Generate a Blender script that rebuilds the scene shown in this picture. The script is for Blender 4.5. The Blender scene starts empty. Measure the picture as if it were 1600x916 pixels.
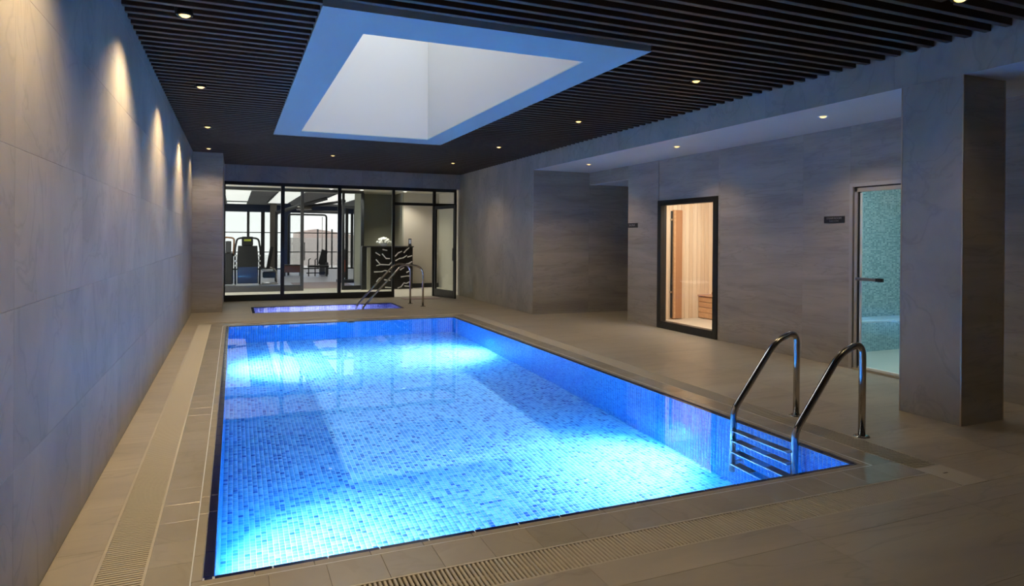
import bpy, math, random
import numpy as np
from mathutils import Vector, Matrix

random.seed(7)
rng = np.random.RandomState(7)
C = bpy.context.scene.collection
SC = bpy.context.scene
PI = math.pi

# ------------------------------------------------------------------ camera, world, exposure, sampling
YAW, PITCH, ROLL, FPX = 0.3999, -0.002, 0.0075, 1026.9
cam_d = bpy.data.cameras.new('camera'); cam = bpy.data.objects.new('camera', cam_d); C.objects.link(cam)
fw = Vector((math.sin(YAW) * math.cos(PITCH), math.cos(YAW) * math.cos(PITCH), math.sin(PITCH)))
rt = Vector((math.cos(YAW), -math.sin(YAW), 0)); up = rt.cross(fw)
r2 = rt * math.cos(ROLL) + up * math.sin(ROLL); u2 = -rt * math.sin(ROLL) + up * math.cos(ROLL)
M = Matrix((r2, u2, -fw)).transposed().to_4x4(); M.translation = (0, 0, 1.5)
cam.matrix_world = M
cam_d.sensor_fit = 'HORIZONTAL'; cam_d.sensor_width = 36.0
cam_d.lens = 36.0 * FPX / 1600.0
cam_d.shift_x = 0.0
cam_d.shift_y = -(458.0 - 374.95) / 1600.0
cam_d.clip_end = 200
SC.camera = cam

SC.view_settings.view_transform = 'Standard'
SC.view_settings.look = 'None'
SC.view_settings.gamma = 1.0
SC.view_settings.use_curve_mapping = False
SC.view_settings.exposure = 0.0
cy = SC.cycles
cy.max_bounces = 10; cy.diffuse_bounces = 5; cy.glossy_bounces = 5; cy.transmission_bounces = 8
cy.transparent_max_bounces = 12
cy.sample_clamp_indirect = 40.0; cy.sample_clamp_direct = 0.0
cy.caustics_refractive = True; cy.caustics_reflective = True; cy.blur_glossy = 0.5
cy.use_denoising = True
cy.use_adaptive_sampling = False

world = bpy.data.worlds.new('world'); SC.world = world; world.use_nodes = True
wn = world.node_tree; wn.nodes.clear()
wo = wn.nodes.new('ShaderNodeOutputWorld'); bg = wn.nodes.new('ShaderNodeBackground')
bg.inputs['Color'].default_value = (1.0, 0.98, 0.96, 1); bg.inputs['Strength'].default_value = 3.7
wn.links.new(bg.outputs[0], wo.inputs[0])

def light(name, kind, loc, energy, color, aim=None, **kw):
    d = bpy.data.lights.new(name, kind); d.energy = energy; d.color = color
    for k, v in kw.items(): setattr(d, k, v)
    o = bpy.data.objects.new(name, d); C.objects.link(o); o.location = loc
    if aim is not None:
        o.rotation_euler = (Vector(aim) - Vector(loc)).to_track_quat('-Z', 'Y').to_euler()
    return o

def portal(loc, aim, sx, sy):
    o = light('daylight_portal', 'AREA', loc, 1, (1, 1, 1), aim, shape='RECTANGLE', size=sx, size_y=sy)
    o.data.cycles.is_portal = True
    return o

DAY_W = 60.0; LAMP_Z = -1.62; BEAM_W = 275.0; BEAM_C = (0.72, 0.80, 1.0)
WARM = (1.0, 0.76, 0.46)
SPOT_W = 50.0          # ceiling downlights
RECESS_W = 42.0
SPILL = .75
WATER_REFL = .20       # reflection towards grazing, as through a polarising filter
POOL_W = 185.0         # underwater lamps
POOL_C = (0.02, 0.47, 1.0)
PX0, PX1, PY0, PY1 = -0.118, 3.896, 3.157, 12.0     # pool outer edge
portal((1.95, 7.98, 5.8), (1.95, 7.98, 0), 2.0, 5.3)
portal((2.4, 31.9, 1.6), (2.4, 0, 1.6), 7.4, 2.6)
# added lamp standing in for daylight: draws the lit rectangle on the pool floor
beam_lamp = light('added_daylight_beam', 'AREA', (1.95, 7.985, 5.80), DAY_W, (1.0, .97, .92), (1.95, 8.14, 0), shape='RECTANGLE', size=2.0, size_y=5.29)
beam_lamp.rotation_euler = (math.atan2(.28, 5.8), 0, 0)
beam_lamp.data.spread = math.radians(1.6)
beam_lamp.data.cycles.is_caustics_light = True
# underwater lamps in the long walls of the pool (no lens is visible in the photograph)
for lx, ly, s in ((0.02, 4.45, 1), (0.02, 9.9, 1), (3.76, 5.0, -1), (3.76, 9.9, -1)):
    light('underwater_lamp', 'SPOT', (lx, ly, -0.62), POOL_W, POOL_C, (lx + s * 1.15, ly, LAMP_Z),
          spot_size=math.radians(158), spot_blend=1.0, shadow_soft_size=0.07)
    light('underwater_beam', 'SPOT', (lx, ly, -0.62), BEAM_W, BEAM_C, (lx + s * .75, ly, -1.62),
          spot_size=math.radians(96), spot_blend=1.0, shadow_soft_size=0.07)
light('underwater_lamp', 'SPOT', (1.0, 13.85, -0.35), 90, (0.55, 0.55, 1.0), (1.4, 14.5, -0.8), spot_size=math.radians(150), spot_blend=1.0, shadow_soft_size=0.05)
light('underwater_lamp', 'SPOT', (2.4, 13.85, -0.35), 90, (0.55, 0.55, 1.0), (2.2, 14.5, -0.8), spot_size=math.radians(150), spot_blend=1.0, shadow_soft_size=0.05)

# ------------------------------------------------------------------ key dimensions
XL, XR, XR2, XC1 = -0.76, 5.444, 6.70, 5.985
XP = -0.214
YP, YB, YF = 14.22, 16.43, 11.80
YC0, YC1 = 3.488, 4.029
ZC, ZB = 3.146, 2.86
YN = -1.8                      # wall behind the camera
DR = (-0.56, -0.35, 4.14, 4.38, 2.63, 2.87, 12.28, 12.52)   # drain: left x0 x1, right x0 x1, near y0 y1, far y0 y1
SX0, SX1, SY0, SY1 = 0.566, 3.332, 4.805, 11.15             # plaster border of the skylight
TX0, TX1, TY0, TY1 = 0.944, 2.956, 5.33, 10.635             # skylight shaft

# ------------------------------------------------------------------ materials
def mat(name, color=(.5, .5, .5), rough=.5, metal=0.0, spec=.5, emit=None, es=1.0):
    m = bpy.data.materials.new(name); m.use_nodes = True
    b = m.node_tree.nodes['Principled BSDF']
    b.inputs['Base Color'].default_value = (*color, 1); b.inputs['Roughness'].default_value = rough
    b.inputs['Metallic'].default_value = metal; b.inputs['Specular IOR Level'].default_value = spec
    if emit: b.inputs['Emission Color'].default_value = (*emit, 1); b.inputs['Emission Strength'].default_value = es
    return m

def nd(m, t, **kw):
    n = m.node_tree.nodes.new(t)
    for k, v in kw.items():
        if k in n.inputs: n.inputs[k].default_value = v
        else: setattr(n, k, v)
    return n

def lk(m, a, b): m.node_tree.links.new(a, b)

def ramp(m, fac, stops):
    r = nd(m, 'ShaderNodeValToRGB'); e = r.color_ramp.elements
    while len(e) < len(stops): e.new(.5)
    for q, (p, c) in zip(e, stops): q.position = p; q.color = (*c, 1)
    lk(m, fac, r.inputs[0]); return r.outputs[0]

def stone(name, c0, c1, cv, rough, scale=(1, 1, 1), rot=(0, 0, 0), shift=3.0, veins=.5, bump=.02, rvar=.08):
    """veined porcelain: soft clouds and thin wandering veins, offset from tile to tile"""
    m = mat(name, c0, rough); b = m.node_tree.nodes['Principled BSDF']
    g = nd(m, 'ShaderNodeNewGeometry'); oi = nd(m, 'ShaderNodeObjectInfo')
    mul = nd(m, 'ShaderNodeMath', operation='MULTIPLY'); mul.inputs[1].default_value = shift
    lk(m, oi.outputs['Random'], mul.inputs[0])
    add = nd(m, 'ShaderNodeVectorMath', operation='ADD'); lk(m, g.outputs['Position'], add.inputs[0]); lk(m, mul.outputs[0], add.inputs[1])
    mp = nd(m, 'ShaderNodeMapping'); mp.inputs['Scale'].default_value = scale; mp.inputs['Rotation'].default_value = rot
    lk(m, add.outputs[0], mp.inputs[0])
    w = nd(m, 'ShaderNodeTexNoise', Scale=1.1, Detail=3.0)
    lk(m, mp.outputs[0], w.inputs['Vector'])
    wa = nd(m, 'ShaderNodeVectorMath', operation='SCALE'); wa.inputs['Scale'].default_value = .9
    lk(m, w.outputs['Color'], wa.inputs[0])
    a2 = nd(m, 'ShaderNodeVectorMath', operation='ADD'); lk(m, mp.outputs[0], a2.inputs[0]); lk(m, wa.outputs[0], a2.inputs[1])
    n1 = nd(m, 'ShaderNodeTexNoise', Scale=1.3, Detail=7.0, Roughness=.62); lk(m, a2.outputs[0], n1.inputs['Vector'])
    base = ramp(m, n1.outputs['Fac'], [(.3, c1), (.7, c0)])
    n2 = nd(m, 'ShaderNodeTexNoise', Scale=1.7, Detail=4.0, Roughness=.55, Distortion=.6); lk(m, a2.outputs[0], n2.inputs['Vector'])
    s = nd(m, 'ShaderNodeMath', operation='SUBTRACT'); s.inputs[1].default_value = .5; lk(m, n2.outputs['Fac'], s.inputs[0])
    ab = nd(m, 'ShaderNodeMath', operation='ABSOLUTE'); lk(m, s.outputs[0], ab.inputs[0])
    v = ramp(m, ab.outputs[0], [(0, (veins,) * 3), (.022, (0, 0, 0))])
    mx = nd(m, 'ShaderNodeMix', data_type='RGBA'); lk(m, v, mx.inputs[0]); lk(m, base, mx.inputs[6]); mx.inputs[7].default_value = (*cv, 1)
    lk(m, mx.outputs[2], b.inputs['Base Color'])
    rr = nd(m, 'ShaderNodeMapRange'); rr.inputs[3].default_value = rough - rvar; rr.inputs[4].default_value = rough + rvar
    lk(m, n1.outputs['Fac'], rr.inputs[0]); lk(m, rr.outputs[0], b.inputs['Roughness'])
    bp = nd(m, 'ShaderNodeBump'); bp.inputs['Strength'].default_value = .25; bp.inputs['Distance'].default_value = bump
    lk(m, n1.outputs['Fac'], bp.inputs['Height']); lk(m, bp.outputs[0], b.inputs['Normal'])
    return m

WALL_A, WALL_B, WALL_V = (.49, .455, .39), (.34, .315, .27), (.24, .22, .19)
M_wall = stone('stone_wall', WALL_A, WALL_B, WALL_V, .6, (1, 1, .8), (.5, .3, .2), veins=.3, bump=.01)
M_wallh = stone('stone_wall_banded', (.49, .45, .395), (.32, .29, .25), (.24, .215, .185), .55, (.4, .4, 3.2), (0, 0.0, 0), shift=.6, veins=.35, bump=.01)
M_floor = stone('stone_floor', (.47, .42, .345), (.34, .30, .25), (.16, .135, .11), .38, (.35, 1.9, 1), (0, 0, .35), shift=1.5, veins=.22, bump=.006)
M_cope = stone('stone_coping', (.40, .36, .30), (.32, .29, .245), (.24, .21, .18), .2, (1, 1, 1), (0, 0, .5), shift=4, veins=.2, bump=.003, rvar=.04)
M_joint = mat('joint_grout', (.25, .235, .21), .8)
M_white_joint = mat('pale_grout', (.62, .64, .66), .7)
M_grate = mat('cream_grating', (.50, .455, .38), .5)
M_chan = mat('drain_channel', (.10, .085, .065), .8)
M_black_slat = mat('slat_black', (.070, .046, .034), .45)
M_void = mat('void_black', (.004, .004, .004), .9)
M_plaster = mat('white_plaster', (.78, .80, .82), .6)
M_bplaster = mat('grey_blue_plaster', (.35, .46, .50), .6)
M_soffit = mat('soffit_plaster', (.66, .67, .68), .6)
M_cream = mat('cream_plaster', (.68, .65, .55), .6)
M_olive = mat('olive_paint', (.36, .36, .29), .6)
M_beige = mat('beige_paint', (.55, .51, .43), .6)
M_frame = mat('black_aluminium', (.018, .020, .023), .35)
M_black = mat('black_plastic', (.015, .015, .016), .4)
M_darkgrey = mat('dark_grey', (.06, .06, .065), .45)
M_steel = mat('brushed_steel', (.52, .49, .45), .16, 1.0)
M_trim = mat('brass_trim', (.55, .47, .36), .3, 1.0)
M_grey_frame = mat('grey_frame', (.46, .44, .40), .45, .1)
M_navy = mat('navy_paint', (.02, .038, .10), .4)
M_wood = mat('pale_wood', (.74, .60, .43), .5)
M_orange = mat('cedar_wood', (.50, .24, .10), .5)
M_bench = mat('bench_wood', (.66, .40, .22), .5)
M_gymfloor = mat('gym_floor', (.58, .58, .64), .4)
M_rug = mat('gym_carpet', (.42, .33, .32), .8)
M_emit_warm = mat('lamp_warm', (1, .9, .7), .4, emit=(1.0, .66, .16), es=2.0)
M_emit_white = mat('panel_white', (1, 1, 1), .4, emit=(1.0, .96, .9), es=.9)
M_emit_cor = mat('corridor_lamp', (1, 1, 1), .4, emit=(1.0, .95, .82), es=2.5)
M_petal = mat('white_petal', (.92, .92, .88), .6)
M_vein = mat('white_vein', (.80, .78, .74), .35)
M_text = mat('sign_text', (.30, .30, .30), .5)
M_yellow = mat('yellow_label', (.45, .5, .05), .5)
M_fence = mat('pale_fence', (.72, .66, .63), .8)
M_ground = mat('pale_ground', (.75, .75, .75), .8)

def wood_var(m, c0, c1, sc=(14, 14, .6)):
    b = m.node_tree.nodes['Principled BSDF']
    g = nd(m, 'ShaderNodeNewGeometry'); oi = nd(m, 'ShaderNodeObjectInfo')
    mp = nd(m, 'ShaderNodeMapping'); mp.inputs['Scale'].default_value = sc; lk(m, g.outputs['Position'], mp.inputs[0])
    n = nd(m, 'ShaderNodeTexNoise', Scale=2.0, Detail=3.0); lk(m, mp.outputs[0], n.inputs['Vector'])
    ad = nd(m, 'ShaderNodeMath', operation='MULTIPLY_ADD'); ad.inputs[1].default_value = .55; lk(m, oi.outputs['Random'], ad.inputs[0]); lk(m, n.outputs['Fac'], ad.inputs[2])
    lk(m, ramp(m, ad.outputs[0], [(.35, c0), (.95, c1)]), b.inputs['Base Color'])
wood_var(M_wood, (.80, .67, .51), (.66, .51, .36))
wood_var(M_bench, (.66, .41, .23), (.50, .28, .14), (.6, 14, 14))
wood_var(M_orange, (.50, .28, .15), (.40, .20, .10))

def mosaic(name, stops, grout, rough=.2):
    m = mat(name, grout, rough); b = m.node_tree.nodes['Principled BSDF']
    at = nd(m, 'ShaderNodeAttribute', attribute_name='shade')
    lk(m, ramp(m, at.outputs['Fac'], stops), b.inputs['Base Color'])
    return m
M_mos = mosaic('pool_mosaic', [(0, (.03, .16, .50)), (.10, (.07, .30, .68)), (.45, (.15, .52, .85)), (1, (.27, .70, .93))], (.6, .7, .8))
M_mos_wall = mosaic('pool_wall_mosaic', [(0, (.02, .22, .64)), (.3, (.04, .34, .82)), (1, (.12, .52, .92))], (.6, .7, .8))
M_grout = mat('pool_grout', (.50, .72, .88), .7)
M_mos_sp = mosaic('spa_mosaic', [(0, (.20, .22, .50)), (1, (.52, .55, .80))], (.6, .6, .8))
M_mos_st = mosaic('steam_mosaic', [(0, (.14, .30, .34)), (.5, (.28, .48, .52)), (1, (.50, .68, .70))], (.6, .7, .7), .3)
M_border = mat('navy_border_tile', (.012, .016, .075), .12)

def glass(name, color=(1, 1, 1), refl=.9):
    """thin architectural pane: clear transmission plus fresnel reflection"""
    m = bpy.data.materials.new(name); m.use_nodes = True; nt = m.node_tree; nt.nodes.clear()
    o = nt.nodes.new('ShaderNodeOutputMaterial'); t = nt.nodes.new('ShaderNodeBsdfTransparent'); g = nt.nodes.new('ShaderNodeBsdfGlossy')
    t.inputs[0].default_value = (*color, 1); g.inputs['Roughness'].default_value = 0.0
    g.inputs['Color'].default_value = (refl, refl, refl, 1)
    f = nt.nodes.new('ShaderNodeFresnel'); f.inputs['IOR'].default_value = 1.45
    ge = nt.nodes.new('ShaderNodeNewGeometry'); iv = nt.nodes.new('ShaderNodeMath'); iv.operation = 'SUBTRACT'; iv.inputs[0].default_value = 1.0
    mu = nt.nodes.new('ShaderNodeMath'); mu.operation = 'MULTIPLY'; nt.links.new(ge.outputs['Backfacing'], iv.inputs[1])
    nt.links.new(f.outputs[0], mu.inputs[0]); nt.links.new(iv.outputs[0], mu.inputs[1])
    mx = nt.nodes.new('ShaderNodeMixShader'); nt.links.new(mu.outputs[0], mx.inputs[0]); nt.links.new(t.outputs[0], mx.inputs[1]); nt.links.new(g.outputs[0], mx.inputs[2])
    nt.links.new(mx.outputs[0], o.inputs[0]); return m
M_glass = glass('clear_glass', (.95, .97, .96), .5)
M_glass_dimmed = glass('dimming_glass', (.585, .59, .595))  # grey tint added to dim the sky through the gym windows
M_glass_steam = glass('steam_glass', (.86, .93, .93))

M_water = bpy.data.materials.new('water'); M_water.use_nodes = True
nt = M_water.node_tree; nt.nodes.clear()
o_ = nt.nodes.new('ShaderNodeOutputMaterial')
def wn_(t, **kw):
    n = nt.nodes.new(t)
    for k, v in kw.items(): setattr(n, k, v)
    return n
rf = wn_('ShaderNodeBsdfRefraction'); rf.inputs['IOR'].default_value = 1.33; rf.inputs['Roughness'].default_value = 0.0; rf.inputs['Color'].default_value = (.97, .99, 1, 1)
gs = wn_('ShaderNodeBsdfGlossy'); gs.inputs['Roughness'].default_value = 0.0; gs.inputs['Color'].default_value = (1, 1, 1, 1)
fr = wn_('ShaderNodeFresnel'); fr.inputs['IOR'].default_value = 1.33
gg = wn_('ShaderNodeNewGeometry'); mn = wn_('ShaderNodeMath', operation='MINIMUM'); mn.inputs[1].default_value = WATER_REFL
fm = wn_('ShaderNodeMix', data_type='FLOAT')
nn = wn_('ShaderNodeTexNoise'); nn.inputs['Scale'].default_value = 2.2; nn.inputs['Detail'].default_value = 2
nt.links.new(gg.outputs['Position'], nn.inputs['Vector'])
bb = wn_('ShaderNodeBump'); bb.inputs['Strength'].default_value = .08; bb.inputs['Distance'].default_value = .01
nt.links.new(nn.outputs['Fac'], bb.inputs['Height']); nt.links.new(bb.outputs[0], gs.inputs['Normal'])
nt.links.new(fr.outputs[0], mn.inputs[0]); nt.links.new(gg.outputs['Backfacing'], fm.inputs[0]); nt.links.new(mn.outputs[0], fm.inputs[2]); nt.links.new(fr.outputs[0], fm.inputs[3])
mx = wn_('ShaderNodeMixShader'); nt.links.new(fm.outputs[0], mx.inputs[0]); nt.links.new(rf.outputs[0], mx.inputs[1]); nt.links.new(gs.outputs[0], mx.inputs[2])
nt.links.new(mx.outputs[0], o_.inputs[0])


# ------------------------------------------------------------------ mesh builder
class MB:
    def __init__(s): s.v = []; s.f = []; s.sm = []
    def box(s, x0, x1, y0, y1, z0, z1, mtx=None):
        n = len(s.v)
        p = [(x, y, z) for x in (x0, x1) for y in (y0, y1) for z in (z0, z1)]
        if mtx is not None: p = [tuple(mtx @ Vector(q)) for q in p]
        s.v += p
        for q in ((0, 1, 3, 2), (4, 6, 7, 5), (0, 4, 5, 1), (2, 3, 7, 6), (0, 2, 6, 4), (1, 5, 7, 3)):
            s.f.append(tuple(n + i for i in q)); s.sm.append(False)
        return s
    def bbox(s, x0, x1, y0, y1, z0, z1, b=.01):
        """box with chamfered edges"""
        n = len(s.v); X = (x0, x1); Y = (y0, y1); Z = (z0, z1); idx = {}
        for i in (0, 1):
            for j in (0, 1):
                for k in (0, 1):
                    sx, sy, sz = (1, -1)[i], (1, -1)[j], (1, -1)[k]
                    for a, d in enumerate(((0, 1, 1), (1, 0, 1), (1, 1, 0))):
                        idx[i, j, k, a] = len(s.v); s.v.append((X[i] + sx * b * d[0], Y[j] + sy * b * d[1], Z[k] + sz * b * d[2]))
        F = []
        for i in (0, 1):
            F.append([idx[i, j, k, 0] for j, k in ((0, 0), (1, 0), (1, 1), (0, 1))][::(1 if i else -1)])
            F.append([idx[j, i, k, 1] for j, k in ((0, 0), (1, 0), (1, 1), (0, 1))][::(-1 if i else 1)])
            F.append([idx[j, k, i, 2] for j, k in ((0, 0), (1, 0), (1, 1), (0, 1))][::(1 if i else -1)])
        for i in (0, 1):
            for j in (0, 1):
                F.append([idx[i, j, 0, 0], idx[i, j, 1, 0], idx[i, j, 1, 1], idx[i, j, 0, 1]])
                F.append([idx[i, 0, j, 0], idx[i, 1, j, 0], idx[i, 1, j, 2], idx[i, 0, j, 2]])
                F.append([idx[0, i, j, 1], idx[1, i, j, 1], idx[1, i, j, 2], idx[0, i, j, 2]])
                for k in (0, 1): F.append([idx[i, j, k, a] for a in range(3)])
        s.f += [tuple(q) for q in F]; s.sm += [False] * len(F)
        return s
    def cyl(s, p0, p1, r, seg=16, r1=None):
        return s.tube([p0, p1], [r, r if r1 is None else r1], seg)
    def tube(s, pts, r, seg=12, caps=True):
        P = [Vector(p) for p in pts]; R = r if isinstance(r, (list, tuple)) else [r] * len(P)
        n0 = len(s.v); t0 = (P[1] - P[0]).normalized()
        a = Vector((0, 0, 1)) if abs(t0.z) < .9 else Vector((0, 1, 0))
        u = t0.cross(a).normalized()
        for i, p in enumerate(P):
            t = (P[min(i + 1, len(P) - 1)] - P[max(i - 1, 0)]).normalized()
            u = (u - t * u.dot(t)).normalized(); w = t.cross(u)
            for k in range(seg):
                q = 2 * PI * k / seg; s.v.append(tuple(p + (u * math.cos(q) + w * math.sin(q)) * R[i]))
        for i in range(len(P) - 1):
            for k in range(seg):
                a0 = n0 + i * seg + k; b0 = n0 + i * seg + (k + 1) % seg
                s.f.append((a0, b0, b0 + seg, a0 + seg)); s.sm.append(True)
        if caps:
            s.f.append(tuple(n0 + k for k in range(seg))[::-1]); s.sm.append(False)
            s.f.append(tuple(n0 + (len(P) - 1) * seg + k for k in range(seg))); s.sm.append(False)
        return s
    def lathe(s, prof, c, seg=24, a0=0):
        n0 = len(s.v)
        for (r, z) in prof:
            for k in range(seg):
                q = 2 * PI * k / seg; s.v.append((c[0] + r * math.cos(q), c[1] + r * math.sin(q), c[2] + z))
        for i in range(len(prof) - 1):
            for k in range(seg):
                a = n0 + i * seg + k; b = n0 + i * seg + (k + 1) % seg
                s.f.append((a, b, b + seg, a + seg)); s.sm.append(True)
        return s
    def prism(s, poly, axis, c0, c1):
        """extrude a polygon given in the plane across `axis` from c0 to c1"""
        n = len(s.v); k = len(poly)
        for c in (c0, c1):
            for (a, b) in poly:
                s.v.append({'X': (c, a, b), 'Y': (a, c, b), 'Z': (a, b, c)}[axis])
        s.f.append(tuple(range(n, n + k))); s.f.append(tuple(range(n + k, n + 2 * k))[::-1])
        for i in range(k):
            j = (i + 1) % k; s.f.append((n + i, n + k + i, n + k + j, n + j))
        s.sm += [False] * (k + 2)
        return s
    def ball(s, c, r, seg=8, ring=5, sc=(1, 1, 1)):
        n = len(s.v)
        for i in range(ring + 1):
            th = PI * i / ring
            for k in range(seg):
                q = 2 * PI * k / seg
                s.v.append((c[0] + r * sc[0] * math.sin(th) * math.cos(q), c[1] + r * sc[1] * math.sin(th) * math.sin(q), c[2] + r * sc[2] * math.cos(th)))
        for i in range(ring):
            for k in range(seg):
                a = n + i * seg + k; b = n + i * seg + (k + 1) % seg
                s.f.append((a, a + seg, b + seg, b)); s.sm.append(True)
        return s
    def mesh(s, name, m=None):
        me = bpy.data.meshes.new(name); me.from_pydata(s.v, [], s.f); me.update()
        me.polygons.foreach_set('use_smooth', s.sm)
        if m: me.materials.append(m)
        return me
    def build(s, name, m, parent=None, loc=None):
        o = bpy.data.objects.new(name, s.mesh(name, m)); C.objects.link(o)
        if parent is not None: o.parent = parent
        if loc is not None: o.location = loc
        return o

def tag(o, label, cat, group=None, kind=None):
    o['label'] = label; o['category'] = cat
    if group: o['group'] = group
    if kind: o['kind'] = kind
    return o

def thing(name, loc, label, cat, group=None, kind=None, rz=0):
    o = bpy.data.objects.new(name, None); C.objects.link(o); o.location = loc; o.rotation_euler = (0, 0, rz)
    return tag(o, label, cat, group, kind)

def inst(name, me, parent, loc=(0, 0, 0)):
    o = bpy.data.objects.new(name, me); C.objects.link(o); o.parent = parent; o.location = loc
    return o

def rect_minus(r, h):
    a0, a1, b0, b1 = r; c0, c1, d0, d1 = h
    if c1 <= a0 or c0 >= a1 or d1 <= b0 or d0 >= b1: return [r]
    out = []
    if c0 > a0: out.append((a0, c0, b0, b1))
    if c1 < a1: out.append((c1, a1, b0, b1))
    m0, m1 = max(a0, c0), min(a1, c1)
    if d0 > b0: out.append((m0, m1, b0, d0))
    if d1 < b1: out.append((m0, m1, d1, b1))
    return out

_pm = {}
def panels(name, parent, axis, face, sign, u, v, pu, pv, u0, v0, m, holes=(), gap=.003, th=.010, stag=0.0):
    """a tiled face: every tile is an object; tiles stand `th` proud of the backing, their face at `face`; sign = side the face looks to"""
    j0 = math.floor((v[0] - v0) / pv) - 1
    vv = v0 + j0 * pv; row = 0
    while vv < v[1]:
        off = (row % 2) * stag
        uu = u0 + off + (math.floor((u[0] - u0 - off) / pu)) * pu
        while uu < u[1]:
            r = (max(uu, u[0]), min(uu + pu, u[1]), max(vv, v[0]), min(vv + pv, v[1]))
            if r[1] - r[0] > .02 and r[3] - r[2] > .02:
                rs = [r]
                for h in holes: rs = [q for x in rs for q in rect_minus(x, h)]
                for q in rs:
                    w, hgt = q[1] - q[0] - gap, q[3] - q[2] - gap
                    if w < .01 or hgt < .01: continue
                    key = (axis, sign, round(w, 3), round(hgt, 3), th, m.name)
                    if key not in _pm:
                        b = MB(); W, H = w / 2, hgt / 2; t0, t1 = (-th, 0) if sign > 0 else (0, th); bv = .0008
                        if axis == 'X': b.bbox(t0, t1, -W, W, -H, H, bv)
                        elif axis == 'Y': b.bbox(-W, W, t0, t1, -H, H, bv)
                        else: b.bbox(-W, W, -H, H, t0, t1, bv)
                        _pm[key] = b.mesh(name, m)
                    cu, cv = (q[0] + q[1]) / 2, (q[2] + q[3]) / 2
                    loc = {'X': (face, cu, cv), 'Y': (cu, face, cv), 'Z': (cu, cv, face)}[axis]
                    inst(name, _pm[key], parent, loc)
            uu += pu
        vv += pv; row += 1

def struct(name, b, m, label, cat='wall'):
    return tag(b.build(name, m), label, cat, kind='structure')

TH = .010
# ------------------------------------------------------------------ floor
SPX0, SPX1, SPY0, SPY1 = .355, 3.35, 13.82, 15.0
FX1, FY1 = 9.3, 19.35
b = MB()
base_rects = [(-.9, FX1, YN - .2, FY1)]
for h in ((PX0 - .03, PX1 + .03, PY0 - .03, PY1 + .03), (SPX0 - .02, SPX1 + .02, SPY0 - .02, SPY1 + .02),
          (DR[0], DR[3], DR[4], DR[5]), (DR[0], DR[3], DR[6], DR[7]), (DR[0], DR[1], DR[5], DR[6]), (DR[2], DR[3], DR[5], DR[6])):
    base_rects = [q for x in base_rects for q in rect_minus(x, h)]
for q in base_rects: b.box(q[0], q[1], q[2], q[3], -.25, -TH)
for (x0, x1, y0, y1) in ((DR[0], DR[3], DR[4], DR[5]), (DR[0], DR[3], DR[6], DR[7]), (DR[0], DR[1], DR[5], DR[6]), (DR[2], DR[3], DR[5], DR[6])):
    b.box(x0, x1, y0, y1, -.25, -.10)
floor = struct('floor', b, M_joint, 'grey beige stone tiled deck around the pool', 'floor')
FJ = .0015
def ftiles(x0, x1, y0, y1, holes=()):
    panels('tile', floor, 'Z', 0, 1, (x0, x1), (y0, y1), 1.2, .6, .3, .03, M_floor, holes, FJ, TH)
ftiles(XL, DR[0], YN, YB)
ftiles(DR[0], XR2, YN, DR[4])
ftiles(DR[3], XR2, DR[4], DR[7])
ftiles(DR[0], XR2, DR[7], YB, holes=[(SPX0 - .02, SPX1 + .02, SPY0 - .02, SPY1 + .02), (XL, XP, YP, YB)])
ftiles(XR2, 9.2, 10.35, YF)

# ------------------------------------------------------------------ walls
b = MB().box(XL - .25, XL - TH, YN, YB, -.25, 3.5)
wl = struct('wall_left', b, M_joint, 'long grey veined stone wall on the left of the pool')
panels('panel', wl, 'X', XL, 1, (YN, YP), (0, 3.35), 1.2, .61, 3.0, 0, M_wall, gap=.0012)
b = MB().box(XL - .25, FX1, YN - .25, YN, -.25, 3.5)
wn_ = struct('wall_near', b, M_wall, 'grey stone wall behind the viewpoint')
b = MB().box(XL - TH, XP - TH, YP + TH, YB + .1, 0, 3.4)
pier = struct('pier', b, M_joint, 'narrow stone pier in the far left corner beside the glazing')
panels('panel', pier, 'Y', YP, -1, (XL, XP), (0, 3.35), 2.0, .61, XL, 0, M_wallh, gap=.0012)
panels('panel', pier, 'X', XP, 1, (YP + TH, YB), (0, 3.35), 3.0, .61, YP, 0, M_wallh, gap=.0012)
b = MB().box(XP - .2, XR + .3, YB + TH, YB + .16, 2.775, 3.5)
wb = struct('wall_back', b, M_soffit, 'stone band above the dark framed glazing at the far end')
panels('panel', wb, 'Y', YB, -1, (XP, XR), (2.775, 3.35), 1.55, .7, -.2, 2.775, M_wall, gap=.0012)
# right wall: full height beyond the recess, a beam before it
b = MB().box(XR + TH, XR + .35, YF + TH, YB + .16, -.25, 3.5)
b.box(XR + TH, XR + .35, YN, YF + TH, ZB + TH, 3.5)
wr = struct('wall_right', b, M_joint, 'stone wall and beam along the right side of the pool ceiling')
panels('panel', wr, 'X', XR, -1, (YN, YB), (0, 3.35), 1.55, 3.35, 4.1, 0, M_wall, holes=[(YN, YF, 0, ZB)], gap=.0012)
b = MB().box(XR + .002, XR2 + .15, YN, YF + .2, ZB, ZB + TH)
struct('ceiling_recess', b, M_soffit, 'pale plaster soffit over the recess on the right', 'ceiling')
b = MB().box(XR + .3, 9.3, YF + TH, YF + .25, -.25, 3.3)
we = struct('wall_end', b, M_joint, 'banded stone wall facing the camera at the end of the recess')
panels('panel', we, 'Y', YF, -1, (XR, 9.2), (0, ZB), 1.25, 2.9, XR, 0, M_wallh, gap=.0012)
SA = (7.895, 9.41, -.01, 2.165); ST = (4.72, 5.60, -.01, 2.18)
b = MB()
rs = [(YN, YF, -.25, 3.3)]
for h in ((SA[0], SA[1], -.01, SA[3]), (ST[0], ST[1], -.01, ST[3]), (10.35, YF + 1, -.3, 2.615)): rs = [q for x in rs for q in rect_minus(x, h)]
for q in rs: b.box(XR2 + TH, XR2 + .16, q[0], q[1], q[2], q[3])
wc = struct('wall_recess', b, M_joint, 'stone wall of the recess holding the sauna window and steam door')
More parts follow.
